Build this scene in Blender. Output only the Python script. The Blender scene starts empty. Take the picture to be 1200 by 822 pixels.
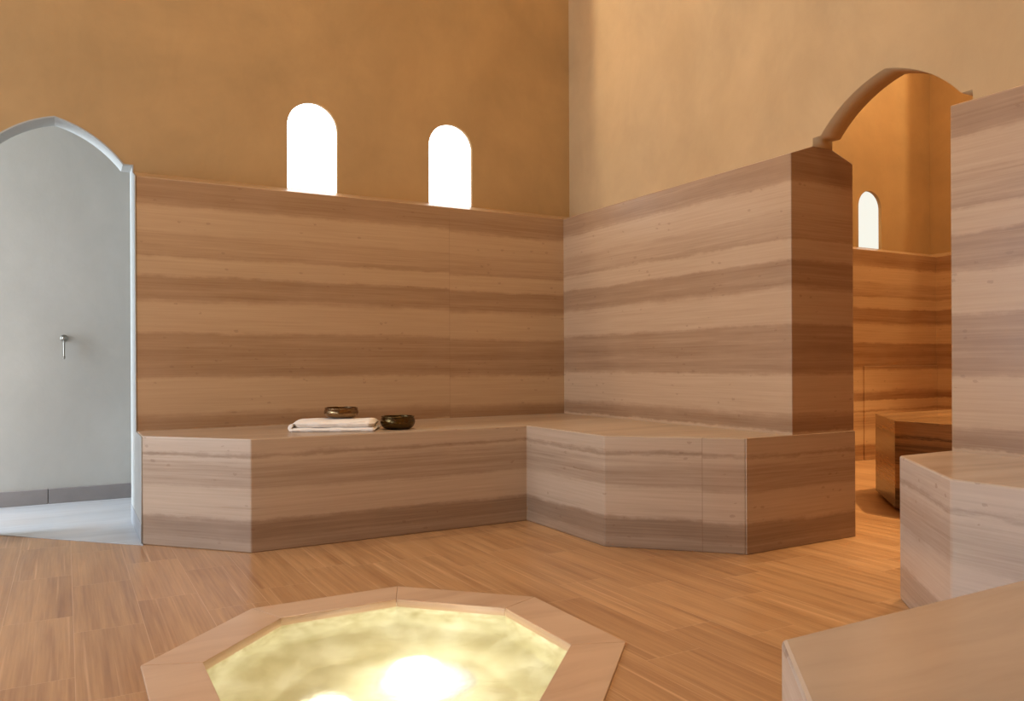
import bpy, bmesh, math, random
from mathutils import Vector, Matrix
random.seed(7)
scn = bpy.context.scene
col = scn.collection
PI = math.pi

# ------------------------------------------------------------------ helpers
def link(name, me, mats=None, parent=None):
    o = bpy.data.objects.new(name, me)
    col.objects.link(o)
    for m in (mats if isinstance(mats, (list, tuple)) else [mats]):
        if m: me.materials.append(m)
    if parent: o.parent = parent
    return o

def obj(name, bm, mats, parent=None, smooth=False):
    me = bpy.data.meshes.new(name)
    bmesh.ops.recalc_face_normals(bm, faces=bm.faces)
    bm.to_mesh(me); bm.free()
    if smooth:
        for p in me.polygons: p.use_smooth = True
    return link(name, me, mats, parent)

def structure(o):
    o['kind'] = 'structure'; return o

def tag(o, label, cat, group=None):
    o['label'] = label; o['category'] = cat
    if group: o['group'] = group
    return o

def thing(name, label, cat, loc=(0, 0, 0), rot=(0, 0, 0), group=None):
    o = bpy.data.objects.new(name, None); col.objects.link(o)
    o.location = loc; o.rotation_euler = rot; o.empty_display_size = .1
    return tag(o, label, cat, group)

def bevel(o, w=.004, seg=2, ang=25):
    m = o.modifiers.new('edge', 'BEVEL'); m.width = w; m.segments = seg
    m.limit_method = 'ANGLE'; m.angle_limit = math.radians(ang)
    return o

def prism(bm, pts, z0, z1):
    a = [bm.verts.new((x, y, z0)) for x, y in pts]
    b = [bm.verts.new((x, y, z1)) for x, y in pts]
    n = len(pts)
    bm.faces.new(a[::-1]); bm.faces.new(b)
    for i in range(n):
        bm.faces.new((a[i], a[(i+1) % n], b[(i+1) % n], b[i]))

def extrude_profile(bm, prof, f0, f1):
    """profile points mapped to 3d by f0 and f1 (two ends)"""
    a = [bm.verts.new(f0(p)) for p in prof]
    b = [bm.verts.new(f1(p)) for p in prof]
    n = len(prof)
    bm.faces.new(a[::-1]); bm.faces.new(b)
    for i in range(n):
        bm.faces.new((a[i], a[(i+1) % n], b[(i+1) % n], b[i]))

def box(bm, x0, y0, z0, x1, y1, z1):
    prism(bm, [(x0, y0), (x1, y0), (x1, y1), (x0, y1)], z0, z1)

def plate(name, outlines, thick, M, mats, parent=None):
    """flat plate with holes: the first outline is the outer edge; extruded by thick, placed by matrix M
       (local x,y in the plate's plane, local +z = thickness)"""
    cu = bpy.data.curves.new(name, 'CURVE'); cu.dimensions = '2D'; cu.fill_mode = 'BOTH'
    for pts in outlines:
        s = cu.splines.new('POLY'); s.points.add(len(pts)-1)
        for i, (x, y) in enumerate(pts): s.points[i].co = (x, y, 0, 1)
        s.use_cyclic_u = True
    cu.extrude = thick/2
    tmp = bpy.data.objects.new('tmp', cu)
    me = bpy.data.meshes.new_from_object(tmp)
    bpy.data.objects.remove(tmp)
    me.name = name
    me.materials.clear()
    me.transform(Matrix.Translation((0, 0, thick/2)))
    me.transform(M)
    bm = bmesh.new(); bm.from_mesh(me)
    bmesh.ops.remove_doubles(bm, verts=bm.verts, dist=1e-5)
    bmesh.ops.recalc_face_normals(bm, faces=bm.faces)
    bm.to_mesh(me); bm.free()
    return link(name, me, mats, parent)

def lathe(bm, prof, seg=64, M=None):
    rings = []
    for r, z in prof:
        if r < 1e-6:
            rings.append([bm.verts.new((0, 0, z))])
        else:
            rings.append([bm.verts.new((r*math.cos(2*PI*i/seg), r*math.sin(2*PI*i/seg), z)) for i in range(seg)])
    for a, b in zip(rings, rings[1:]):
        if len(a) == 1 and len(b) == 1: continue
        for i in range(seg):
            j = (i+1) % seg
            if len(a) == 1: bm.faces.new((a[0], b[j], b[i]))
            elif len(b) == 1: bm.faces.new((a[i], a[j], b[0]))
            else: bm.faces.new((a[i], a[j], b[j], b[i]))
    if M is not None: bmesh.ops.transform(bm, matrix=M, verts=bm.verts)

def tube(bm, pts, r, seg=14):
    pts = [Vector(p) for p in pts]
    rr = r if isinstance(r, (list, tuple)) else [r]*len(pts)
    prev = None; rings = []
    for i, p in enumerate(pts):
        t = (pts[min(i+1, len(pts)-1)] - pts[max(i-1, 0)]).normalized()
        if prev is None:
            n = t.orthogonal().normalized()
        else:
            n = (prev - t*prev.dot(t)).normalized()
        prev = n; b = t.cross(n)
        rings.append([bm.verts.new(p + (n*math.cos(2*PI*k/seg) + b*math.sin(2*PI*k/seg))*rr[i]) for k in range(seg)])
    for a, b in zip(rings, rings[1:]):
        for i in range(seg): bm.faces.new((a[i], a[(i+1) % seg], b[(i+1) % seg], b[i]))
    bm.faces.new(rings[0][::-1]); bm.faces.new(rings[-1])

# ------------------------------------------------------------------ materials
def s2l(c):
    return tuple(((v/255+.055)/1.055)**2.4 if v/255 > .04045 else v/255/12.92 for v in c) + (1,)

class NT:
    def __init__(s, name):
        s.m = bpy.data.materials.new(name); s.m.use_nodes = True
        s.t = s.m.node_tree; s.t.nodes.clear()
        s.out = s.t.nodes.new('ShaderNodeOutputMaterial')
    def n(s, typ, **kw):
        nd = s.t.nodes.new(typ)
        for k, v in kw.items():
            if k.startswith('i_'):
                key = k[2:]; key = int(key) if key.isdigit() else key.replace('_', ' ')
                s.put(nd.inputs[key], v)
            else: setattr(nd, k, v)
        return nd
    def put(s, inp, v):
        if hasattr(v, 'is_output') or isinstance(v, bpy.types.NodeSocket): s.t.links.new(v, inp)
        else: inp.default_value = v
    def math(s, op, a, b=None, c=None, clamp=False):
        nd = s.t.nodes.new('ShaderNodeMath'); nd.operation = op; nd.use_clamp = clamp
        s.put(nd.inputs[0], a)
        if b is not None: s.put(nd.inputs[1], b)
        if c is not None: s.put(nd.inputs[2], c)
        return nd.outputs[0]
    def mix(s, fac, a, b, blend='MIX'):
        nd = s.t.nodes.new('ShaderNodeMix'); nd.data_type = 'RGBA'; nd.blend_type = blend
        s.put(nd.inputs[0], fac); s.put(nd.inputs[6], a); s.put(nd.inputs[7], b)
        return nd.outputs[2]
    def noise(s, vec, scale, detail=4, rough=.55, dist=0):
        nd = s.n('ShaderNodeTexNoise'); s.put(nd.inputs['Vector'], vec)
        nd.inputs['Scale'].default_value = scale; nd.inputs['Detail'].default_value = detail
        nd.inputs['Roughness'].default_value = rough; nd.inputs['Distortion'].default_value = dist
        return nd.outputs['Fac']
    def ramp(s, fac, stops, interp='LINEAR'):
        nd = s.n('ShaderNodeValToRGB'); s.put(nd.inputs[0], fac)
        cr = nd.color_ramp; cr.interpolation = interp
        while len(cr.elements) < len(stops): cr.elements.new(.5)
        for e, (p, c) in zip(cr.elements, stops):
            e.position = p; e.color = c if len(c) == 4 else (*c, 1)
        return nd.outputs[0]
    def scale(s, vec, x, y, z):
        nd = s.n('ShaderNodeVectorMath', operation='MULTIPLY'); s.put(nd.inputs[0], vec)
        nd.inputs[1].default_value = (x, y, z); return nd.outputs[0]
    def principled(s, **kw):
        b = s.t.nodes.new('ShaderNodeBsdfPrincipled')
        for k, v in kw.items(): s.put(b.inputs[k.replace('_', ' ')], v)
        s.t.links.new(b.outputs[0], s.out.inputs[0]); return b
    def bump(s, h, strength=.2, dist=.01):
        nd = s.n('ShaderNodeBump'); s.put(nd.inputs['Height'], h)
        nd.inputs['Strength'].default_value = strength; nd.inputs['Distance'].default_value = dist
        return nd.outputs[0]

def g(v): return (v, v, v, 1)

# value of the vein-cut limestone by height: 1 = pale bed, 0 = dark bed
WALL_BANDS = [(0, .25), (.035, .3), (.05, .08), (.115, .15), (.135, .7), (.2, .85), (.25, .8), (.27, .5), (.33, .45), (.375, .6),
              (.395, .8), (.408, .3), (.425, .8), (.49, .85),
              (.50, .2), (.53, .12), (.56, .4), (.585, .8), (.74, .9), (.757, .42), (.785, .25), (.83, .42), (.87, .2), (.92, .4), (.965, .3),
              (.985, .8), (1.12, .85), (1.14, .5), (1.16, .22), (1.185, .4), (1.22, .3), (1.255, .28), (1.27, .8), (1.35, .85),
              (1.365, .4), (1.385, .58), (1.47, .62), (1.49, .8), (1.6, .85), (1.62, .4), (1.66, .2), (1.70, .3), (1.745, .35)]

def limestone(name, joints_x=(), joints_y=(), pale=(198, 170, 140), dark=(150, 118, 88), rough=.34):
    t = NT(name)
    geo = t.n('ShaderNodeNewGeometry'); P = geo.outputs['Position']
    sep = t.n('ShaderNodeSeparateXYZ'); t.put(sep.inputs[0], P)
    X, Y, Z = sep.outputs
    nsep = t.n('ShaderNodeSeparateXYZ'); t.put(nsep.inputs[0], geo.outputs['True Normal'])
    nz = t.math('ABSOLUTE', nsep.outputs[2])
    # each slab is shifted by a hair at its joints
    sh = 0.0
    for i, x in enumerate(joints_x):
        s_ = t.math('GREATER_THAN', X, x); sh = t.math('MULTIPLY_ADD', s_, (.012, -.009, .014)[i % 3], sh)
    for i, y in enumerate(joints_y):
        s_ = t.math('GREATER_THAN', Y, y); sh = t.math('MULTIPLY_ADD', s_, (-.010, .012)[i % 2], sh)
    warp = t.noise(t.scale(P, 1.6, 1.6, 5), 1.0, 4, .6)
    warp2 = t.noise(t.scale(P, 9, 9, 30), 1.0, 5, .65)
    zz = t.math('MULTIPLY_ADD', t.math('SUBTRACT', warp, .5), .032, Z)
    zz = t.math('MULTIPLY_ADD', t.math('SUBTRACT', warp2, .5), .034, zz)
    warp3 = t.noise(t.scale(P, 30, 30, 55), 1.0, 3, .7)
    zz = t.math('MULTIPLY_ADD', t.math('SUBTRACT', warp3, .5), .014, zz)
    zz = t.math('ADD', zz, sh)
    # two ramps (32 stops each at most), lower and upper half
    def band(lo, hi):
        st = [(z, v) for z, v in WALL_BANDS if lo-.06 <= z <= hi+.06]
        f = t.math('DIVIDE', t.math('SUBTRACT', zz, lo-.06), hi-lo+.12, clamp=True)
        return t.ramp(f, [((z-(lo-.06))/(hi-lo+.12), g(v)) for z, v in st])
    b1 = band(0, .88); b2 = band(.88, 1.8)
    sel = t.math('GREATER_THAN', zz, .88)
    bands = t.mix(sel, b1, b2)
    bw = t.n('ShaderNodeRGBToBW'); t.put(bw.inputs[0], bands); bv = bw.outputs[0]
    # fine laminations
    fine = t.noise(t.scale(P, 2.2, 2.2, 110), 1.0, 5, .6)
    fine2 = t.noise(t.scale(P, 1.2, 1.2, 38), 1.0, 4, .6)
    bv = t.math('ADD', bv, t.math('MULTIPLY', t.math('SUBTRACT', fine, .5), .85))
    bv = t.math('ADD', bv, t.math('MULTIPLY', t.math('SUBTRACT', fine2, .5), .45))
    lam = t.noise(t.scale(P, 1.6, 1.6, 210), 1.0, 3, .7)
    lam = t.math('MULTIPLY', t.math('SUBTRACT', lam, .60, clamp=True), 3.2)
    lamg = t.math('SUBTRACT', 1.15, bv, clamp=True)      # laminae show mostly in the dark beds
    bv = t.math('SUBTRACT', bv, t.math('MULTIPLY', lam, lamg))
    # horizontal faces: soft streaks running along x
    w3 = t.noise(t.scale(P, 1.2, 1.2, 1), 1.0, 3, .5)
    yy = t.math('MULTIPLY_ADD', w3, .25, Y)
    cmb = t.n('ShaderNodeCombineXYZ'); t.put(cmb.inputs[0], t.math('MULTIPLY', X, .8)); t.put(cmb.inputs[1], t.math('MULTIPLY', yy, 7))
    tv = t.noise(cmb.outputs[0], 1.0, 6, .62)
    tv = t.math('MULTIPLY_ADD', t.math('SUBTRACT', tv, .5), 1.5, .62)
    istop = t.math('GREATER_THAN', nz, .7)
    mx = t.n('ShaderNodeMix'); mx.data_type = 'FLOAT'
    t.put(mx.inputs[0], istop); t.put(mx.inputs[2], bv); t.put(mx.inputs[3], tv)
    v = t.math('MAXIMUM', t.math('MINIMUM', mx.outputs[0], 1.0), 0.0)
    colr = t.ramp(v, [(0, s2l(dark)), (.35, s2l(tuple(d*.62+p*.38 for d, p in zip(dark, pale)))), (.7, s2l(tuple(d*.2+p*.8 for d, p in zip(dark, pale)))), (1, s2l(pale))])
    # small fossil pits and blotches
    vor = t.n('ShaderNodeTexVoronoi'); t.put(vor.inputs['Vector'], t.scale(P, 14, 14, 26)); vor.inputs['Scale'].default_value = 1
    pit = t.math('LESS_THAN', t.math('MULTIPLY_ADD', t.math('SUBTRACT', warp3, .5), .5, vor.outputs['Distance']), .14)
    gate = t.math('GREATER_THAN', t.noise(P, 3.0, 2), .53)
    pit = t.math('MULTIPLY', t.math('MULTIPLY', pit, gate), t.math('MULTIPLY', t.math('SUBTRACT', 1.0, istop), .28))
    colr = t.mix(pit, colr, s2l((118, 84, 62)))
    blot = t.noise(P, 2.3, 3)
    colr = t.mix(t.math('MULTIPLY', t.math('SUBTRACT', blot, .45, clamp=True), .7), colr, s2l((190, 158, 130)))
    # joints
    j = 0.0
    for x in joints_x: j = t.math('MAXIMUM', j, t.math('LESS_THAN', t.math('ABSOLUTE', t.math('SUBTRACT', X, x)), .0013))
    for y in joints_y: j = t.math('MAXIMUM', j, t.math('LESS_THAN', t.math('ABSOLUTE', t.math('SUBTRACT', Y, y)), .0013))
    if joints_x or joints_y:
        colr = t.mix(t.math('MULTIPLY', j, .35), colr, s2l((120, 86, 62)))
    rr = t.math('MULTIPLY_ADD', fine2, .18, rough-.08)
    t.principled(Base_Color=colr, Roughness=rr, Specular_IOR_Level=.45, Normal=t.bump(fine, .06, .002))
    return t.m

def plaster(name, base, var=.16, rough=.62, tint=(150, 110, 70)):
    t = NT(name)
    P = t.n('ShaderNodeNewGeometry').outputs['Position']
    a = t.noise(P, .9, 5, .6, .4); b = t.noise(t.scale(P, 5, 5, 3), 1.0, 6, .7, .6); c = t.noise(P, 60, 3, .6)
    f = t.math('MULTIPLY_ADD', t.math('SUBTRACT', a, .5), 1.3, .5)
    f = t.math('MULTIPLY_ADD', t.math('SUBTRACT', b, .5), .45, f, clamp=True)
    lo = tuple(v*(1-var) for v in base); hi = tuple(min(255, v*(1+var*.6)) for v in base)
    colr = t.mix(f, s2l(lo), s2l(hi))
    t2 = t.noise(t.scale(P, 1.4, 1.4, .8), 1.0, 4, .6)
    colr = t.mix(t.math('MULTIPLY', t.math('SUBTRACT', t2, .45, clamp=True), 1.2), colr, s2l(tint))
    h = t.math('ADD', t.math('MULTIPLY', b, .7), t.math('MULTIPLY', c, .15))
    t.principled(Base_Color=colr, Roughness=t.math('MULTIPLY_ADD', b, .25, rough-.12), Specular_IOR_Level=.3, Normal=t.bump(h, .18, .01))
    return t.m

def floor_tiles(name, pale, dark, W=.195, X0=-2.584, rough=.3):
    """long travertine tiles laid along y, veins along y"""
    t = NT(name)
    P = t.n('ShaderNodeNewGeometry').outputs['Position']
    sep = t.n('ShaderNodeSeparateXYZ'); t.put(sep.inputs[0], P); X, Y, Z = sep.outputs
    u = t.math('DIVIDE', t.math('SUBTRACT', X, X0), W)
    col_i = t.math('FLOOR', u); fu = t.math('FRACT', u)
    wn = t.n('ShaderNodeTexWhiteNoise', noise_dimensions='1D'); t.put(wn.inputs['W'], col_i)
    L = .58
    v = t.math('ADD', t.math('DIVIDE', Y, L), t.math('MULTIPLY', wn.outputs[0], 3.7))
    row = t.math('FLOOR', v); fv = t.math('FRACT', v)
    cmb = t.n('ShaderNodeCombineXYZ'); t.put(cmb.inputs[0], col_i); t.put(cmb.inputs[1], row)
    wn2 = t.n('ShaderNodeTexWhiteNoise', noise_dimensions='2D'); t.put(wn2.inputs['Vector'], cmb.outputs[0])
    rnd = wn2.outputs['Value']
    off = t.n('ShaderNodeVectorMath', operation='SCALE'); t.put(off.inputs[0], wn2.outputs['Color']); off.inputs['Scale'].default_value = 30
    vec = t.n('ShaderNodeVectorMath', operation='ADD'); t.put(vec.inputs[0], P); t.put(vec.inputs[1], off.outputs[0])
    V = vec.outputs[0]
    n1 = t.noise(t.scale(V, 34, 1.3, 1), 1.0, 5, .62)
    n2 = t.noise(t.scale(V, 9, .8, 1), 1.0, 3, .5, .3)
    n3 = t.noise(t.scale(V, 120, 3, 1), 1.0, 4, .6)
    f = t.math('MULTIPLY_ADD', t.math('SUBTRACT', n1, .5), 1.3, .5)
    f = t.math('MULTIPLY_ADD', t.math('SUBTRACT', n2, .5), 1.1, f)
    f = t.math('MULTIPLY_ADD', t.math('SUBTRACT', n3, .5), .9, f)
    f = t.math('MULTIPLY_ADD', t.math('SUBTRACT', rnd, .5), .2, f, clamp=True)
    colr = t.mix(f, s2l(dark), s2l(pale))
    eu = t.math('MINIMUM', fu, t.math('SUBTRACT', 1.0, fu)); ev = t.math('MINIMUM', fv, t.math('SUBTRACT', 1.0, fv))
    j = t.math('MAXIMUM', t.math('LESS_THAN', eu, .0055), t.math('LESS_THAN', ev, .0019))
    colr = t.mix(t.math('MULTIPLY', j, .55), colr, s2l((214, 180, 146)))
    strk = t.noise(t.scale(V, 70, 1.1, 1), 1.0, 2, .5)
    strk = t.math('MULTIPLY', t.math('SUBTRACT', strk, .62, clamp=True), 3.5, clamp=True)
    colr = t.mix(strk, colr, s2l((226, 186, 146)))
    strk2 = t.noise(t.scale(V, 55, 1.5, 3), 1.0, 2, .5)
    strk2 = t.math('MULTIPLY', t.math('SUBTRACT', strk2, .62, clamp=True), 3.0, clamp=True)
    colr = t.mix(strk2, colr, s2l((134, 88, 58)))
    h = t.math('SUBTRACT', t.math('MULTIPLY', n1, .3), j)
    t.principled(Base_Color=colr, Roughness=t.math('MULTIPLY_ADD', n1, .16, rough-.06), Specular_IOR_Level=.5, Normal=t.bump(h, .05, .002))
    return t.m

def simple(name, c, rough=.5, metal=0., var=.1, nscale=8., bump=.0):
    t = NT(name)
    P = t.n('ShaderNodeTexCoord').outputs['Object']
    n = t.noise(P, nscale, 4, .6)
    colr = t.mix(n, s2l(tuple(v*(1-var) for v in c)), s2l(tuple(min(255, v*(1+var)) for v in c)))
    kw = dict(Base_Color=colr, Roughness=t.math('MULTIPLY_ADD', n, .15, rough-.07), Metallic=metal)
    if bump: kw['Normal'] = t.bump(t.noise(P, nscale*6, 3), bump, .003)
    t.principled(**kw)
    return t.m

M_wallstone = limestone('limestone_cladding_back', joints_x=(-.809,), pale=(194, 162, 126), dark=(148, 112, 80))
M_wallstone_b = limestone('limestone_cladding_side', joints_y=(-3.4,), pale=(196, 166, 136), dark=(146, 112, 84))
M_bench = limestone('limestone_bench', joints_x=(), joints_y=(-1.71,), pale=(198, 176, 154), dark=(142, 117, 96), rough=.3)
M_bench_r = limestone('limestone_bench_pale', pale=(206, 190, 176), dark=(162, 144, 130), rough=.22)
M_backstone = limestone('limestone_back_room', joints_x=(1.2, 2.1), pale=(206, 170, 128), dark=(140, 98, 62))
M_slab = limestone('limestone_slab', pale=(156, 118, 78), dark=(48, 31, 20), rough=.2)
M_rim = limestone('limestone_pool_rim', pale=(212, 182, 154), dark=(178, 142, 114), rough=.3)
M_plaster = plaster('tadelakt_plaster', (184, 150, 104), tint=(172, 136, 90))
M_plaster_b = plaster('tadelakt_plaster_side', (194, 165, 126), tint=(184, 150, 106))
M_grey = plaster('grey_plaster', (176, 176, 172), var=.12, tint=(158, 154, 146))
M_floor = floor_tiles('travertine_floor', (200, 158, 114), (150, 108, 72))
M_hallfloor = limestone('hall_stone_floor', pale=(198, 200, 204), dark=(150, 152, 156), rough=.32)
M_base = simple('grey_stone_skirting', (128, 124, 124), .45, var=.12, nscale=5)
M_base_pale = simple('pale_stone_skirting', (158, 160, 164), .45, var=.08, nscale=5)
M_ceil = plaster('ceiling_plaster', (222, 196, 160))
M_towel = None

# ------------------------------------------------------------------ room dimensions (metres)
H1, H2 = 1.744, 1.791          # front edge and back edge of the sloping stone ledge
D = .142                        # plaster set back behind the stone
TA, TB = .274, .416             # outer faces of the side wall
TH_ = .300                      # outer face of the back wall
HB = .494                       # bench height
YB0, YB1 = -2.558, -1.835       # doorway in the side wall
XA0, XA1 = -3.184, -2.494       # arch in the back wall
XL = -5.3                       # left wall
YN = -4.39                      # near wall
XR = 3.95                       # far end of the neighbouring room
ZC = 4.7

def arch_pts(c, half=.3615, n=14):
    """plaster opening from the left jamb over the pointed arch to the right jamb: (s, z) pairs"""
    sh = half-.0435; z0 = H2; z1 = 1.828; apex = 2.024
    P = [(-half, z0), (-half, z1), (-sh, z1)]
    # two-centred pointed arch: centre at (e, zc), equally far from (-sh, z1) and (0, apex)
    e = .12
    zc = ((sh+e)**2 + z1**2 - e**2 - apex**2) / (2*(z1-apex))
    R = math.hypot(sh+e, z1-zc)
    a0 = math.atan2(z1-zc, -sh-e); a1 = math.atan2(apex-zc, -e)
    left = [(e + R*math.cos(a0+(a1-a0)*i/n), zc + R*math.sin(a0+(a1-a0)*i/n)) for i in range(1, n+1)]
    P += left
    P += [(-s, z) for s, z in left[-2::-1]] + [(sh, z1), (half, z1), (half, z0)]
    return [(c+s, z) for s, z in P]

def window_pts(x0, x1, zb=H2+.0015, zs=2.14, top=2.286, n=20):
    c = (x0+x1)/2; r = (x1-x0)/2
    P = [(x0, zb)] + [(c - r*math.cos(PI*i/n), zs + (top-zs)*math.sin(PI*i/n)) for i in range(n+1)] + [(x1, zb)]
    return P

M_XZ = lambda y: Matrix(((1, 0, 0, 0), (0, 0, 1, y), (0, 1, 0, 0), (0, 0, 0, 1)))     # local (x,y,z) -> (x, y+z, y)
M_YZ = lambda x: Matrix(((0, 0, 1, x), (1, 0, 0, 0), (0, 1, 0, 0), (0, 0, 0, 1)))     # local (x,y,z) -> (x+z, x, y)

# ------------------------------------------------------------------ floors
bm = bmesh.new()
# main floor with an octagonal hole for the pool
PC = (-2.003, -2.173)
def octo(ap, c=PC):
    R = ap/math.cos(PI/8)
    return [(c[0]+R*math.cos(PI/8+i*PI/4), c[1]+R*math.sin(PI/8+i*PI/4)) for i in range(8)]
f = plate('floor', [[(XL-.3, YN-.3), (XR+.6, YN-.3), (XR+.6, 1.4), (XL-.3, 1.4)], octo(.615)], .05, Matrix.Translation((0, 0, -.05)), M_floor)
structure(f)
bm.free()
bm = bmesh.new()
prism(bm, [(-2.494, -.341), (-2.494, TA), (-2.2, TA), (-2.2, 1.115), (XL, 1.115), (XL, TA), (-3.10, TA)], 0, .004)
o = structure(obj('floor_hall', bm, M_hallfloor)); bevel(o, .001, 1)

# ------------------------------------------------------------------ back wall (plaster, with its stone cladding as a child)
outer = [(XL, H2)] + arch_pts((XA0+XA1)/2, (XA1-XA0)/2) + [(TA-.001, H2), (TA-.001, ZC), (XL, ZC)]
W1 = (-1.725, -1.440); W2 = (-.876, -.582); W3 = (3.092, 3.398)
ADDED_SLOT = (-1.20, -.583, 3.45, 4.45)     # added recess above the view, shaped to cut a vertical shade edge on wall_right
added_slot_pts = [(ADDED_SLOT[0], ADDED_SLOT[2]), (ADDED_SLOT[1], ADDED_SLOT[2]), (ADDED_SLOT[1], ADDED_SLOT[3]), (ADDED_SLOT[0], ADDED_SLOT[3])]
wa = structure(plate('wall_back', [outer, window_pts(*W1), window_pts(*W2), added_slot_pts], TH_-D, M_XZ(D), M_plaster))
def dado_prof_sloped(two_sided=True, back=TB):
    if two_sided: return [(0, 0), (0, H1), (D, H2), (TA, H2), (TB, H1), (TB, 0)]
    return [(0, 0), (0, H1), (D, H2), (back, H2), (back, 0)]
bm = bmesh.new()
extrude_profile(bm, dado_prof_sloped(False, TH_), lambda p: (XA1, p[0], p[1]), lambda p: (D+.0005, p[0], p[1]))
o = obj('stone_cladding', bm, M_wallstone, wa); bevel(o, .004)
bm = bmesh.new()
extrude_profile(bm, dado_prof_sloped(False, TH_), lambda p: (XL, p[0], p[1]), lambda p: (XA0, p[0], p[1]))
o = obj('stone_cladding', bm, M_wallstone, wa); bevel(o, .004)
# backing and sides of the added recess
bm = bmesh.new(); box(bm, ADDED_SLOT[0]-.1, D+.30, ADDED_SLOT[2]-.1, ADDED_SLOT[1]+.1, D+.34, ADDED_SLOT[3]+.1)
box(bm, ADDED_SLOT[0]-.1, TH_, ADDED_SLOT[2]-.1, ADDED_SLOT[0], D+.30, ADDED_SLOT[3]+.1); box(bm, ADDED_SLOT[1], TH_, ADDED_SLOT[2]-.1, ADDED_SLOT[1]+.1, D+.30, ADDED_SLOT[3]+.1)
box(bm, ADDED_SLOT[0], TH_, ADDED_SLOT[2]-.1, ADDED_SLOT[1], D+.30, ADDED_SLOT[2]); box(bm, ADDED_SLOT[0], TH_, ADDED_SLOT[3], ADDED_SLOT[1], D+.30, ADDED_SLOT[3]+.1)
obj('added_slot_lining', bm, M_plaster, wa)

# ------------------------------------------------------------------ side wall with the pointed doorway
yc = (YB0+YB1)/2
outer = [(YN, H2)] + arch_pts(yc) + [(D, H2), (D, ZC), (YN, ZC)]
wb = structure(plate('wall_right', [outer], TA-D, M_YZ(D), M_plaster_b))
bm = bmesh.new()
extrude_profile(bm, dado_prof_sloped(), lambda p: (p[0], YB1, p[1]), lambda p: (p[0], D-.0005, p[1]))
o = obj('stone_cladding', bm, M_wallstone_b, wb); bevel(o, .004)
bm = bmesh.new()
extrude_profile(bm, dado_prof_sloped(), lambda p: (p[0], YN, p[1]), lambda p: (p[0], YB0, p[1]))
o = obj('stone_cladding', bm, M_wallstone_b, wb); bevel(o, .004)

# ------------------------------------------------------------------ other walls of the main room
bm = bmesh.new(); box(bm, XL-.2, YN-.2, 0, XR+.5, YN, ZC)
structure(obj('wall_near', bm, M_plaster))
bm = bmesh.new(); box(bm, XL-.2, YN, 0, XL, 1.3, ZC)
structure(obj('wall_left', bm, M_plaster))
bm = bmesh.new(); box(bm, XL-.2, YN-.2, ZC, XR+.5, 1.4, ZC+.1)
structure(obj('ceiling', bm, M_ceil))

# ------------------------------------------------------------------ hall behind the left arch
bm = bmesh.new(); box(bm, XL, 1.115, 0, -2.1, 1.3, 2.75)
hb = structure(obj('wall_hall', bm, M_grey))
bm = bmesh.new()
for x0, x1 in ((XL, -3.95), (-3.947, -2.888), (-2.885, -2.2)):
    box(bm, x0, 1.098, .004, x1, 1.116, .092)
o = structure(obj('baseboard_hall', bm, M_base)); bevel(o, .003)
bm = bmesh.new(); box(bm, -2.2, TA, 0, -2.1, 1.115, 2.75)
structure(obj('wall_hall_end', bm, M_grey))
bm = bmesh.new(); box(bm, XL, TA, 2.7, -2.1, 1.3, 2.8)
structure(obj('ceiling_hall', bm, M_grey))
# plaster lining of the arch: both jambs and the soffit, painted like the hall, with its skirting
bm = bmesh.new()
lin = arch_pts((XA0+XA1)/2, (XA1-XA0)/2); cx_ = (XA0+XA1)/2
ins = [(cx_ + (x-cx_)*.984, z-.006 if z > 1.83 else z-(.006 if i not in (0, len(lin)-1) else 0)) for i, (x, z) in enumerate(lin)]
rows = []
for y in (D-.002, TH_+.002):
    rows.append(([bm.verts.new((x, y, z)) for x, z in lin], [bm.verts.new((x, y, z)) for x, z in ins]))
(n0, i0), (n1, i1) = rows
for k in range(len(lin)-1):
    bm.faces.new((i0[k], i0[k+1], i1[k+1], i1[k])); bm.faces.new((n0[k], n0[k+1], i0[k+1], i0[k]))
    bm.faces.new((n1[k], n1[k+1], i1[k+1], i1[k])); bm.faces.new((n0[k], n0[k+1], n1[k+1], n1[k]))
obj('arch_lining', bm, M_grey, wa)
jamb = [(TH_+.002, .004), (-.310, .004), (-.310, HB-.004), (-.002, HB-.004), (-.002, H1), (D, H2), (TH_+.002, H2)]
plate('jamb_lining', [jamb], .0055, M_YZ(XA1-.0057), M_grey, wa)
jamb2 = [(TH_+.002, .004), (-.002, .004), (-.002, H1), (D, H2), (TH_+.002, H2)]
plate('jamb_lining', [jamb2], .0055, M_YZ(XA0+.0002), M_grey, wa)
bm = bmesh.new(); box(bm, XA1-.0075, -.309, .004, XA1-.0055, TH_+.002, .092)
obj('jamb_skirting', bm, M_base_pale, wa)

# ------------------------------------------------------------------ neighbouring room
outer = [(TA+.001, H2), (XR+D, H2), (XR+D, ZC), (TA+.001, ZC)]
wn = structure(plate('wall_back_neighbour', [outer, window_pts(*W3)], TA-D, M_XZ(D), M_plaster))
bm = bmesh.new()
extrude_profile(bm, dado_prof_sloped(False, TA), lambda p: (TA, p[0], p[1]), lambda p: (XR+D, p[0], p[1]))
o = obj('stone_cladding', bm, M_backstone, wn); bevel(o, .004)
bm = bmesh.new(); box(bm, 2.955, -.012, 0, XR, 0, .778)
o = structure(obj('trim_1', bm, M_backstone)); bevel(o, .004)
N2 = (-1.50, -.80, 3.45, 4.45)  # added recess, unseen; shaped to end the light short of the corner
wr = structure(plate('wall_right_neighbour', [[(YN, H2), (D, H2), (D, ZC), (YN, ZC)], [(N2[0], N2[2]), (N2[1], N2[2]), (N2[1], N2[3]), (N2[0], N2[3])]], .14, M_YZ(XR+D), M_plaster))
bm = bmesh.new(); xs, xe = XR+D+.14, XR+D+.30
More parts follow.
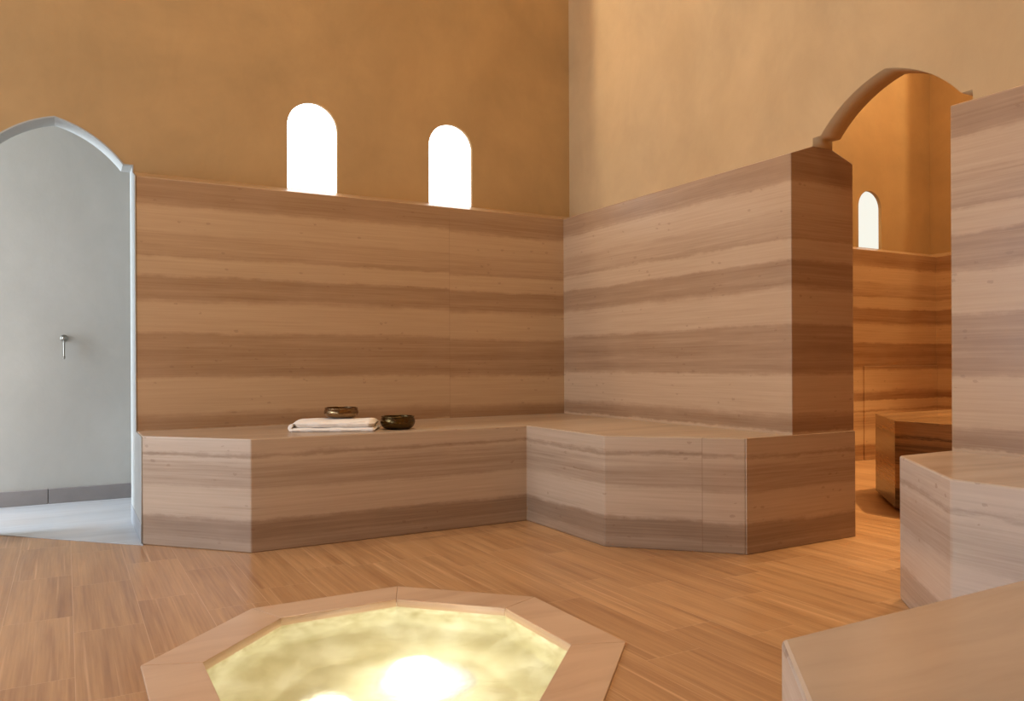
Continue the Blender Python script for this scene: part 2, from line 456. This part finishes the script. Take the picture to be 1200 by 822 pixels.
box(bm, xe, N2[0]-.1, N2[2]-.1, xe+.04, N2[1]+.1, N2[3]+.1)
box(bm, xs, N2[0]-.1, N2[2]-.1, xe, N2[0], N2[3]+.1); box(bm, xs, N2[1], N2[2]-.1, xe, N2[1]+.1, N2[3]+.1)
box(bm, xs, N2[0], N2[2]-.1, xe, N2[1], N2[2]); box(bm, xs, N2[0], N2[3], xe, N2[1], N2[3]+.1)
obj('added_slot_lining', bm, M_plaster, wr)
bm = bmesh.new()
extrude_profile(bm, [(0, 0), (0, H1), (D, H2), (.28, H2), (.28, 0)], lambda p: (XR+p[0], YN, p[1]), lambda p: (XR+p[0], D, p[1]))
o = obj('stone_cladding', bm, M_backstone, wr); bevel(o, .004)

# ------------------------------------------------------------------ windows: frosted, lit from outside
tw = NT('frosted_daylight_glass')
P = tw.n('ShaderNodeNewGeometry').outputs['Position']
nz_ = tw.noise(P, 3, 2)
em = tw.n('ShaderNodeEmission'); tw.put(em.inputs[0], tw.mix(nz_, (1, .97, .90, 1), (1, .985, .95, 1))); em.inputs[1].default_value = 4
tw.t.links.new(em.outputs[0], tw.out.inputs[0]); M_pane = tw.m
tw = NT('frosted_daylight_glass_dim')
em = tw.n('ShaderNodeEmission')
P = tw.n('ShaderNodeNewGeometry').outputs['Position']
tw.put(em.inputs[0], tw.mix(tw.noise(P, 5, 2), (.98, .93, .80, 1), (.93, .93, .84, 1))); em.inputs[1].default_value = 1.0
tw.t.links.new(em.outputs[0], tw.out.inputs[0]); M_pane2 = tw.m
def window(i, w, mat, depth):
    o = structure(plate('window_%d' % i, [window_pts(w[0]-.004, w[1]+.004, H2+.0006, 2.14, 2.29)], .012, M_XZ(D+depth), mat))
    return o
window(1, W1, M_pane, .022); window(2, W2, M_pane, .022); window(3, W3, M_pane2, .03)

# ------------------------------------------------------------------ benches
bpts = [(-.001, -.001), (XA1, -.001), (XA1, -.312), (-2.100, -.735), (-.713, -.735), (-.713, -1.410), (-.288, YB1), (-.001, YB1)]
bm = bmesh.new(); prism(bm, bpts, 0, HB)
b = obj('stone_bench', bm, M_bench); bevel(b, .005)
bm = bmesh.new(); box(bm, -.286, YB1-.007, .001, TB-.001, YB1-.0005, HB)
o = obj('end_panel', bm, M_bench, b); bevel(o, .002)
tag(b, 'long striped stone corner bench under the two arched windows, carrying the towel and bowls', 'bench')
mir = lambda y: 2*yc - y
bpts2 = [(-.001, YN+.001), (-.001, mir(YB1)), (-.300, mir(YB1)), (-.672, mir(-1.427)), (-.672, -3.622), (-2.0675, -3.619), (-2.43, -4.04), (-2.44, YN+.001)]
bm = bmesh.new(); prism(bm, bpts2, 0, HB)
b = obj('stone_bench', bm, M_bench_r); bevel(b, .006)
tag(b, 'pale pinkish stone bench in the right foreground, with chamfered corners', 'bench')

sl = thing('stone_slab', 'dark banded stone slab with angled corner seen through the right doorway', 'stone slab', (1.13, -1.56, 0))
sp = [(1.566, -1.115), (1.135, -1.546), (1.135, YN+.9), (XR-.9, YN+.9), (XR-.9, -1.115)]
bm = bmesh.new(); prism(bm, [(x-1.13, y+1.56) for x, y in sp], .018, HB)
o = obj('block', bm, M_slab, sl); bevel(o, .004)
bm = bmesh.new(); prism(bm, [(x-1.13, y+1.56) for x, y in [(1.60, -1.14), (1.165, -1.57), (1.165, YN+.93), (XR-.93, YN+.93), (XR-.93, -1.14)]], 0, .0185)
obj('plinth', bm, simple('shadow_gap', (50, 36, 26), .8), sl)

# ------------------------------------------------------------------ pool
pool = thing('plunge_pool', 'octagonal glowing sunken pool with a stone rim in the floor', 'pool', (PC[0], PC[1], 0))
loc = lambda pts: [(x-PC[0], y-PC[1]) for x, y in pts]
RO, RI = .6217, .471
# rim: eight mitred stones
outp, inp = loc(octo(RO)), loc(octo(RI))
for i in range(8):
    j = (i+1) % 8
    bm = bmesh.new()
    prism(bm, [outp[i], outp[j], inp[j], inp[i]], -.04, .006)
    o = obj('rim_stone', bm, M_rim, pool); bevel(o, .0025)
# basin
tp = NT('pool_onyx')
P = tp.n('ShaderNodeNewGeometry').outputs['Position']
a = tp.noise(P, 8, 6, .65, .5); b_ = tp.noise(P, 30, 4, .6)
cc = tp.ramp(tp.math('MULTIPLY_ADD', b_, .35, tp.math('MULTIPLY', a, .75)), [(.38, s2l((172, 160, 118))), (.53, s2l((208, 202, 168))), (.68, s2l((234, 232, 212)))])
tp.principled(Base_Color=cc, Roughness=.5)
M_onyx = tp.m
bm = bmesh.new()
lv = [(.472, -.005), (.472, -.22), (.33, -.30), (.0, -.30)]
prev = None
for ap, z in lv:
    if ap > 0:
        ring = [bm.verts.new((x, y, z)) for x, y in loc(octo(ap))]
        if prev:
            for i in range(8): bm.faces.new((prev[i], prev[(i+1) % 8], ring[(i+1) % 8], ring[i]))
        prev = ring
bm.faces.new(prev)
o = obj('basin', bm, M_onyx, pool)
# water
tq = NT('pool_water')
P = tq.n('ShaderNodeNewGeometry').outputs['Position']
wv = tq.math('ADD', tq.noise(P, 7, 3, .5, .6), tq.math('MULTIPLY', tq.noise(P, 22, 2), .25))
tq.principled(Base_Color=(.97, .96, .82, 1), Roughness=.27, IOR=1.33, Transmission_Weight=1.0, Normal=tq.bump(wv, .25, .02))
M_water = tq.m
bm = bmesh.new()
bm.faces.new([bm.verts.new((x, y, -.010)) for x, y in loc(octo(.4715))])
me = bpy.data.meshes.new('water'); bm.normal_update()
if bm.faces[:][0].normal.z < 0: bmesh.ops.reverse_faces(bm, faces=bm.faces)
bm.to_mesh(me); bm.free(); w = link('water', me, M_water, pool)
# underwater lamp
te = NT('underwater_lamp_lens')
em = te.n('ShaderNodeEmission'); em.inputs[0].default_value = (1, .96, .80, 1)
oc = te.n('ShaderNodeTexCoord').outputs['Object']
ln = te.n('ShaderNodeVectorMath', operation='LENGTH'); te.put(ln.inputs[0], oc)
te.put(em.inputs[1], te.math('MULTIPLY_ADD', te.math('POWER', te.math('SUBTRACT', 1.0, te.math('DIVIDE', ln.outputs['Value'], .15), clamp=True), 1.4), 3.6, .95))
te.t.links.new(em.outputs[0], te.out.inputs[0]); M_lens = te.m
for lx, ly, rl in ((.125, .07, .15), (-.17, .06, .07)):
    bm = bmesh.new(); lathe(bm, [(0, .006), (rl*.9, .005), (rl*.98, .003), (rl, 0), (0, 0)], 40)
    lp = obj('underwater_lamp', bm, M_lens, pool, True); lp.location = (lx, ly, -.299)

def light(name, typ, loc_, energy, color, rot=(0, 0, 0), **kw):
    L = bpy.data.lights.new(name, typ); L.energy = energy; L.color = color
    for k, v in kw.items(): setattr(L, k, v)
    o = bpy.data.objects.new(name, L); col.objects.link(o); o.location = loc_; o.rotation_euler = rot
    return o
def aim(o, target):
    o.rotation_euler = (Vector(target)-o.location).to_track_quat('-Z', 'Y').to_euler()

# ------------------------------------------------------------------ towel (folded) and bowls
tt = NT('white_terry')
P = tt.n('ShaderNodeTexCoord').outputs['Object']
nn = tt.noise(P, 260, 3, .7); n2 = tt.noise(P, 12, 3)
tt.principled(Base_Color=tt.mix(n2, s2l((238, 226, 212)), s2l((250, 242, 232))), Roughness=.95, Sheen_Weight=.3, Normal=tt.bump(nn, .5, .002))
M_towel = tt.m
TL, TW, TH = .405, .21, .036
towel = thing('folded_towel', 'folded white towel lying on the long bench under a bronze bowl', 'towel', (-1.650, -.490, HB), (0, 0, math.radians(-27)))
def folded_layer(zc, th, L, W, x_off=0, seed=0, ru=.035, rv=.07):
    """a folded sheet doubled over: rounded fold at the left short end and long front, soft edges"""
    rnd = random.Random(seed)
    bm = bmesh.new()
    nx, ny = 44, 24
    ph = [rnd.uniform(0, 6) for _ in range(4)]
    def surf(i, j, top):
        u = i/nx; v = j/ny
        x = (u-.5)*L + x_off; y = (v-.5)*W
        # superellipse edge rounding
        ex = max(0, 1-min(u, 1-u)/ru); ey = max(0, 1-(v if v < .5 else (1-v)*2.2)/rv)
        e = min(1, math.hypot(ex, ey))
        t = th/2*math.sqrt(max(0, 1-e*e)) if e < 1 else 0
        if not top: t = min(th/2, t*2.2)
        wv = .0012*math.sin(9*x/L*2+ph[0]) + .001*math.sin(14*y/W+ph[1])
        y += .0016*math.sin(11*u+ph[2]); x += .0016*math.sin(7*v+ph[3])
        return Vector((x, y, zc + wv*(1 if top else .2) + (t if top else -t)))
    T = [[bm.verts.new(surf(i, j, True)) for j in range(ny+1)] for i in range(nx+1)]
    B = [[bm.verts.new(surf(i, j, False)) for j in range(ny+1)] for i in range(nx+1)]
    for i in range(nx):
        for j in range(ny):
            bm.faces.new((T[i][j], T[i+1][j], T[i+1][j+1], T[i][j+1]))
            bm.faces.new((B[i][j], B[i][j+1], B[i+1][j+1], B[i+1][j]))
    bmesh.ops.remove_doubles(bm, verts=bm.verts, dist=.0004)
    return bm
obj('towel_fold', folded_layer(.0105, .0205, TL, TW, 0, 1), M_towel, towel, True)
obj('towel_fold', folded_layer(.0388, .0340, TL*.965, TW*.96, .002, 2, .09, .42), M_towel, towel, True)
# rolled-over end joining the two lower layers on the left
bm = bmesh.new()
pr_ = []
n = 14
for i in range(n+1):
    a_ = PI/2 + PI*i/n
    pr_.append((-.5*TL+.016 + .021*math.cos(a_), .0205+.0195*math.sin(a_)))
for i in range(n, -1, -1):
    a_ = PI/2 + PI*i/n
    pr_.append((-.5*TL+.020 + .007*math.cos(a_), .0205+.0050*math.sin(a_)))
extrude_profile(bm, pr_, lambda p: (p[0], -TW*.485, p[1]), lambda p: (p[0], TW*.485, p[1]))
o = obj('towel_end_roll', bm, M_towel, towel, True); bevel(o, .003, 2, 50)
# hem stripe
bm = bmesh.new()
tube(bm, [(TL*.20, -TW*.462, .0452), (TL*.27, -TW*.462, .0455), (TL*.33, -TW*.455, .0475), (TL*.38, -TW*.440, .0480)], [.0008, .0016, .0016, .0008], 8)
obj('hem', bm, M_towel, towel, True)

tb = NT('hammered_bronze')
P = tb.n('ShaderNodeTexCoord').outputs['Object']
vo = tb.n('ShaderNodeTexVoronoi'); tb.put(vo.inputs['Vector'], P); vo.inputs['Scale'].default_value = 75
n_ = tb.noise(P, 22, 4)
tb.principled(Base_Color=tb.mix(n_, s2l((112, 88, 62)), s2l((156, 126, 92))), Metallic=1.0, Roughness=tb.math('MULTIPLY_ADD', n_, .2, .12), Normal=tb.bump(vo.outputs['Distance'], .35, .003))
M_bronze = tb.m
tb = NT('dark_bronze')
P = tb.n('ShaderNodeTexCoord').outputs['Object']
vo = tb.n('ShaderNodeTexVoronoi'); tb.put(vo.inputs['Vector'], P); vo.inputs['Scale'].default_value = 70
n_ = tb.noise(P, 20, 4)
tb.principled(Base_Color=tb.mix(n_, s2l((70, 56, 36)), s2l((112, 92, 58))), Metallic=1.0, Roughness=tb.math('MULTIPLY_ADD', n_, .2, .15), Normal=tb.bump(vo.outputs['Distance'], .3, .003))
M_bronze2 = tb.m
def bowl(label, loc_, rot, R, Hh, mat):
    t = thing('metal_bowl', label, 'bowl', loc_, rot, None)
    bm = bmesh.new()
    out = [(0, 0), (.62*R, 0), (.76*R, .05*Hh), (.90*R, .2*Hh), (.97*R, .40*Hh), (1.0*R, .56*Hh), (.975*R, .74*Hh), (.93*R, .88*Hh), (.915*R, .955*Hh)]
    inn = [(.87*R, .955*Hh), (.90*R, .80*Hh), (.93*R, .60*Hh), (.90*R, .42*Hh), (.80*R, .24*Hh), (.6*R, .10*Hh), (0, .07*Hh)]
    lathe(bm, out+inn, 64)
    o = obj('bowl_body', bm, mat, t, True)
    ss = o.modifiers.new('s', 'SUBSURF'); ss.levels = 1; ss.render_levels = 1
    bm = bmesh.new()
    rr = .905*R; k = 10; prof = [(rr + .0042*math.cos(2*PI*i/k), .965*Hh+.0032*math.sin(2*PI*i/k)) for i in range(k+1)]
    lathe(bm, prof, 64)
    bmesh.ops.remove_doubles(bm, verts=bm.verts, dist=1e-5)
    obj('rim', bm, mat, t, True)
    return t
bowl('bronze bowl sitting on top of the folded white towel', (-1.610, -.450, HB+.0572), (math.radians(1), 0, 0), .085, .050, M_bronze)
bowl('dark bronze bowl standing directly on the bench right of the towel', (-1.362, -.575, HB), (0, 0, .6), .0865, .064, M_bronze2)

# ------------------------------------------------------------------ hook on the hall wall
hk = thing('wall_hook', 'small brushed metal hook on the grey wall inside the left arch', 'hook', (-2.803, 1.115, .965))
M_steel = simple('brushed_steel', (128, 126, 120), .42, 1.0)
bm = bmesh.new(); lathe(bm, [(0, 0), (.021, 0), (.021, .004), (.016, .009), (0, .009)], 32, Matrix.Rotation(PI/2, 4, 'X'))
o = obj('mounting_plate', bm, M_steel, hk, True); o.location = (0, 0, .012)
bm = bmesh.new(); lathe(bm, [(0, 0), (.006, 0), (.006, .02), (.011, .024), (.011, .03), (0, .032)], 24, Matrix.Rotation(PI/2, 4, 'X'))
o = obj('stem', bm, M_steel, hk, True); o.location = (0, -.006, .012)
bm = bmesh.new()
tube(bm, [(0, -.026, .012), (0, -.027, -.03), (0, -.027, -.07), (0, -.028, -.095), (0, -.034, -.108), (0, -.044, -.108), (0, -.050, -.098)], [.0055, .005, .005, .005, .0055, .006, .0065], 14)
obj('drop_rod', bm, M_steel, hk, True)

# ------------------------------------------------------------------ lamps and daylight
WARM = (1.0, .70, .40); AMB = (1.0, .77, .50); COOL = (.72, .86, 1.0)
# main ceiling lantern
light('ceiling_lantern', 'AREA', (-1.8, -2.2, ZC-.05), 60, AMB, (0, 0, 0), shape='RECTANGLE', size=1.8, size_y=1.8)
# hall daylight from its left end
o = light('hall_daylight', 'AREA', (XL+.05, .70, 1.2), 170, COOL, (0, -PI/2, 0), shape='RECTANGLE', size=2.2, size_y=.75)
# daylight from a tall window in the left wall
o = light('left_window_daylight', 'AREA', (XL+.05, -1.0, 1.5), 92, (.72, .86, 1.0), (0, -PI/2, 0), shape='RECTANGLE', size=2.0, size_y=1.6)
# added cool fill, no opening there; brightens the near bench's left chamfer
o = light('left_low_fill', 'AREA', (XL+.05, -3.5, 1.0), 22, (.70, .86, 1.0), (0, -PI/2, 0), shape='RECTANGLE', size=1.6, size_y=.8)
light('added_slot_light', 'POINT', (-1.07, D+.20, 4.3), 95, (1.0, .90, .66), shadow_soft_size=.04)  # added light inside the made recess, washes wall_right up to the shade edge
# neighbouring room spot
o = light('neighbour_spot', 'SPOT', (2.15, -1.85, 3.2), 430, (1.0, .66, .32), (0, 0, 0), spot_size=math.radians(84), spot_blend=.5, shadow_soft_size=.04)
light('neighbour_lantern', 'AREA', (2.3, -1.6, ZC-.05), 80, (1.0, .70, .38), (0, 0, 0), shape='RECTANGLE', size=1.5, size_y=1.5)
light('neighbour_added_light', 'POINT', (XR+D+.20, -1.37, 4.3), 110, (1.0, .74, .40), shadow_soft_size=.04)  # added unseen light, leaves a shaded strip on the neighbour's back wall
# pool lamp
light('pool_lamp', 'POINT', (PC[0]+.10, PC[1]+.06, -.19), 4.4, (1.0, .97, .84), shadow_soft_size=.06)

wd = bpy.data.worlds.new('world'); scn.world = wd; wd.use_nodes = True
wd.node_tree.nodes['Background'].inputs[0].default_value = (.6, .7, .85, 1)
wd.node_tree.nodes['Background'].inputs[1].default_value = .3

# ------------------------------------------------------------------ camera
cam = bpy.data.cameras.new('camera'); co = bpy.data.objects.new('camera', cam); col.objects.link(co)
yaw, roll = .5142, -.0046
fwd = Vector((math.sin(yaw), math.cos(yaw), 0)); right = Vector((math.cos(yaw), -math.sin(yaw), 0)); up = Vector((0, 0, 1))
# image x axis = right*cos(roll) + up*sin(roll)
ix = right*math.cos(roll) + up*math.sin(roll); iy = -right*math.sin(roll) + up*math.cos(roll)
R_ = Matrix((ix, iy, -fwd)).transposed().to_4x4()
co.matrix_world = Matrix.Translation((-2.7989, -4.2739, .82)) @ R_
cam.sensor_width = 36; cam.lens = 927.4/1200*36; cam.shift_y = (425.27-411)/1200; cam.clip_start = .02
scn.camera = co
scn.view_settings.view_transform = 'Standard'; scn.view_settings.look = 'None'
scn.view_settings.exposure = 0; scn.view_settings.gamma = 1; scn.view_settings.use_curve_mapping = False
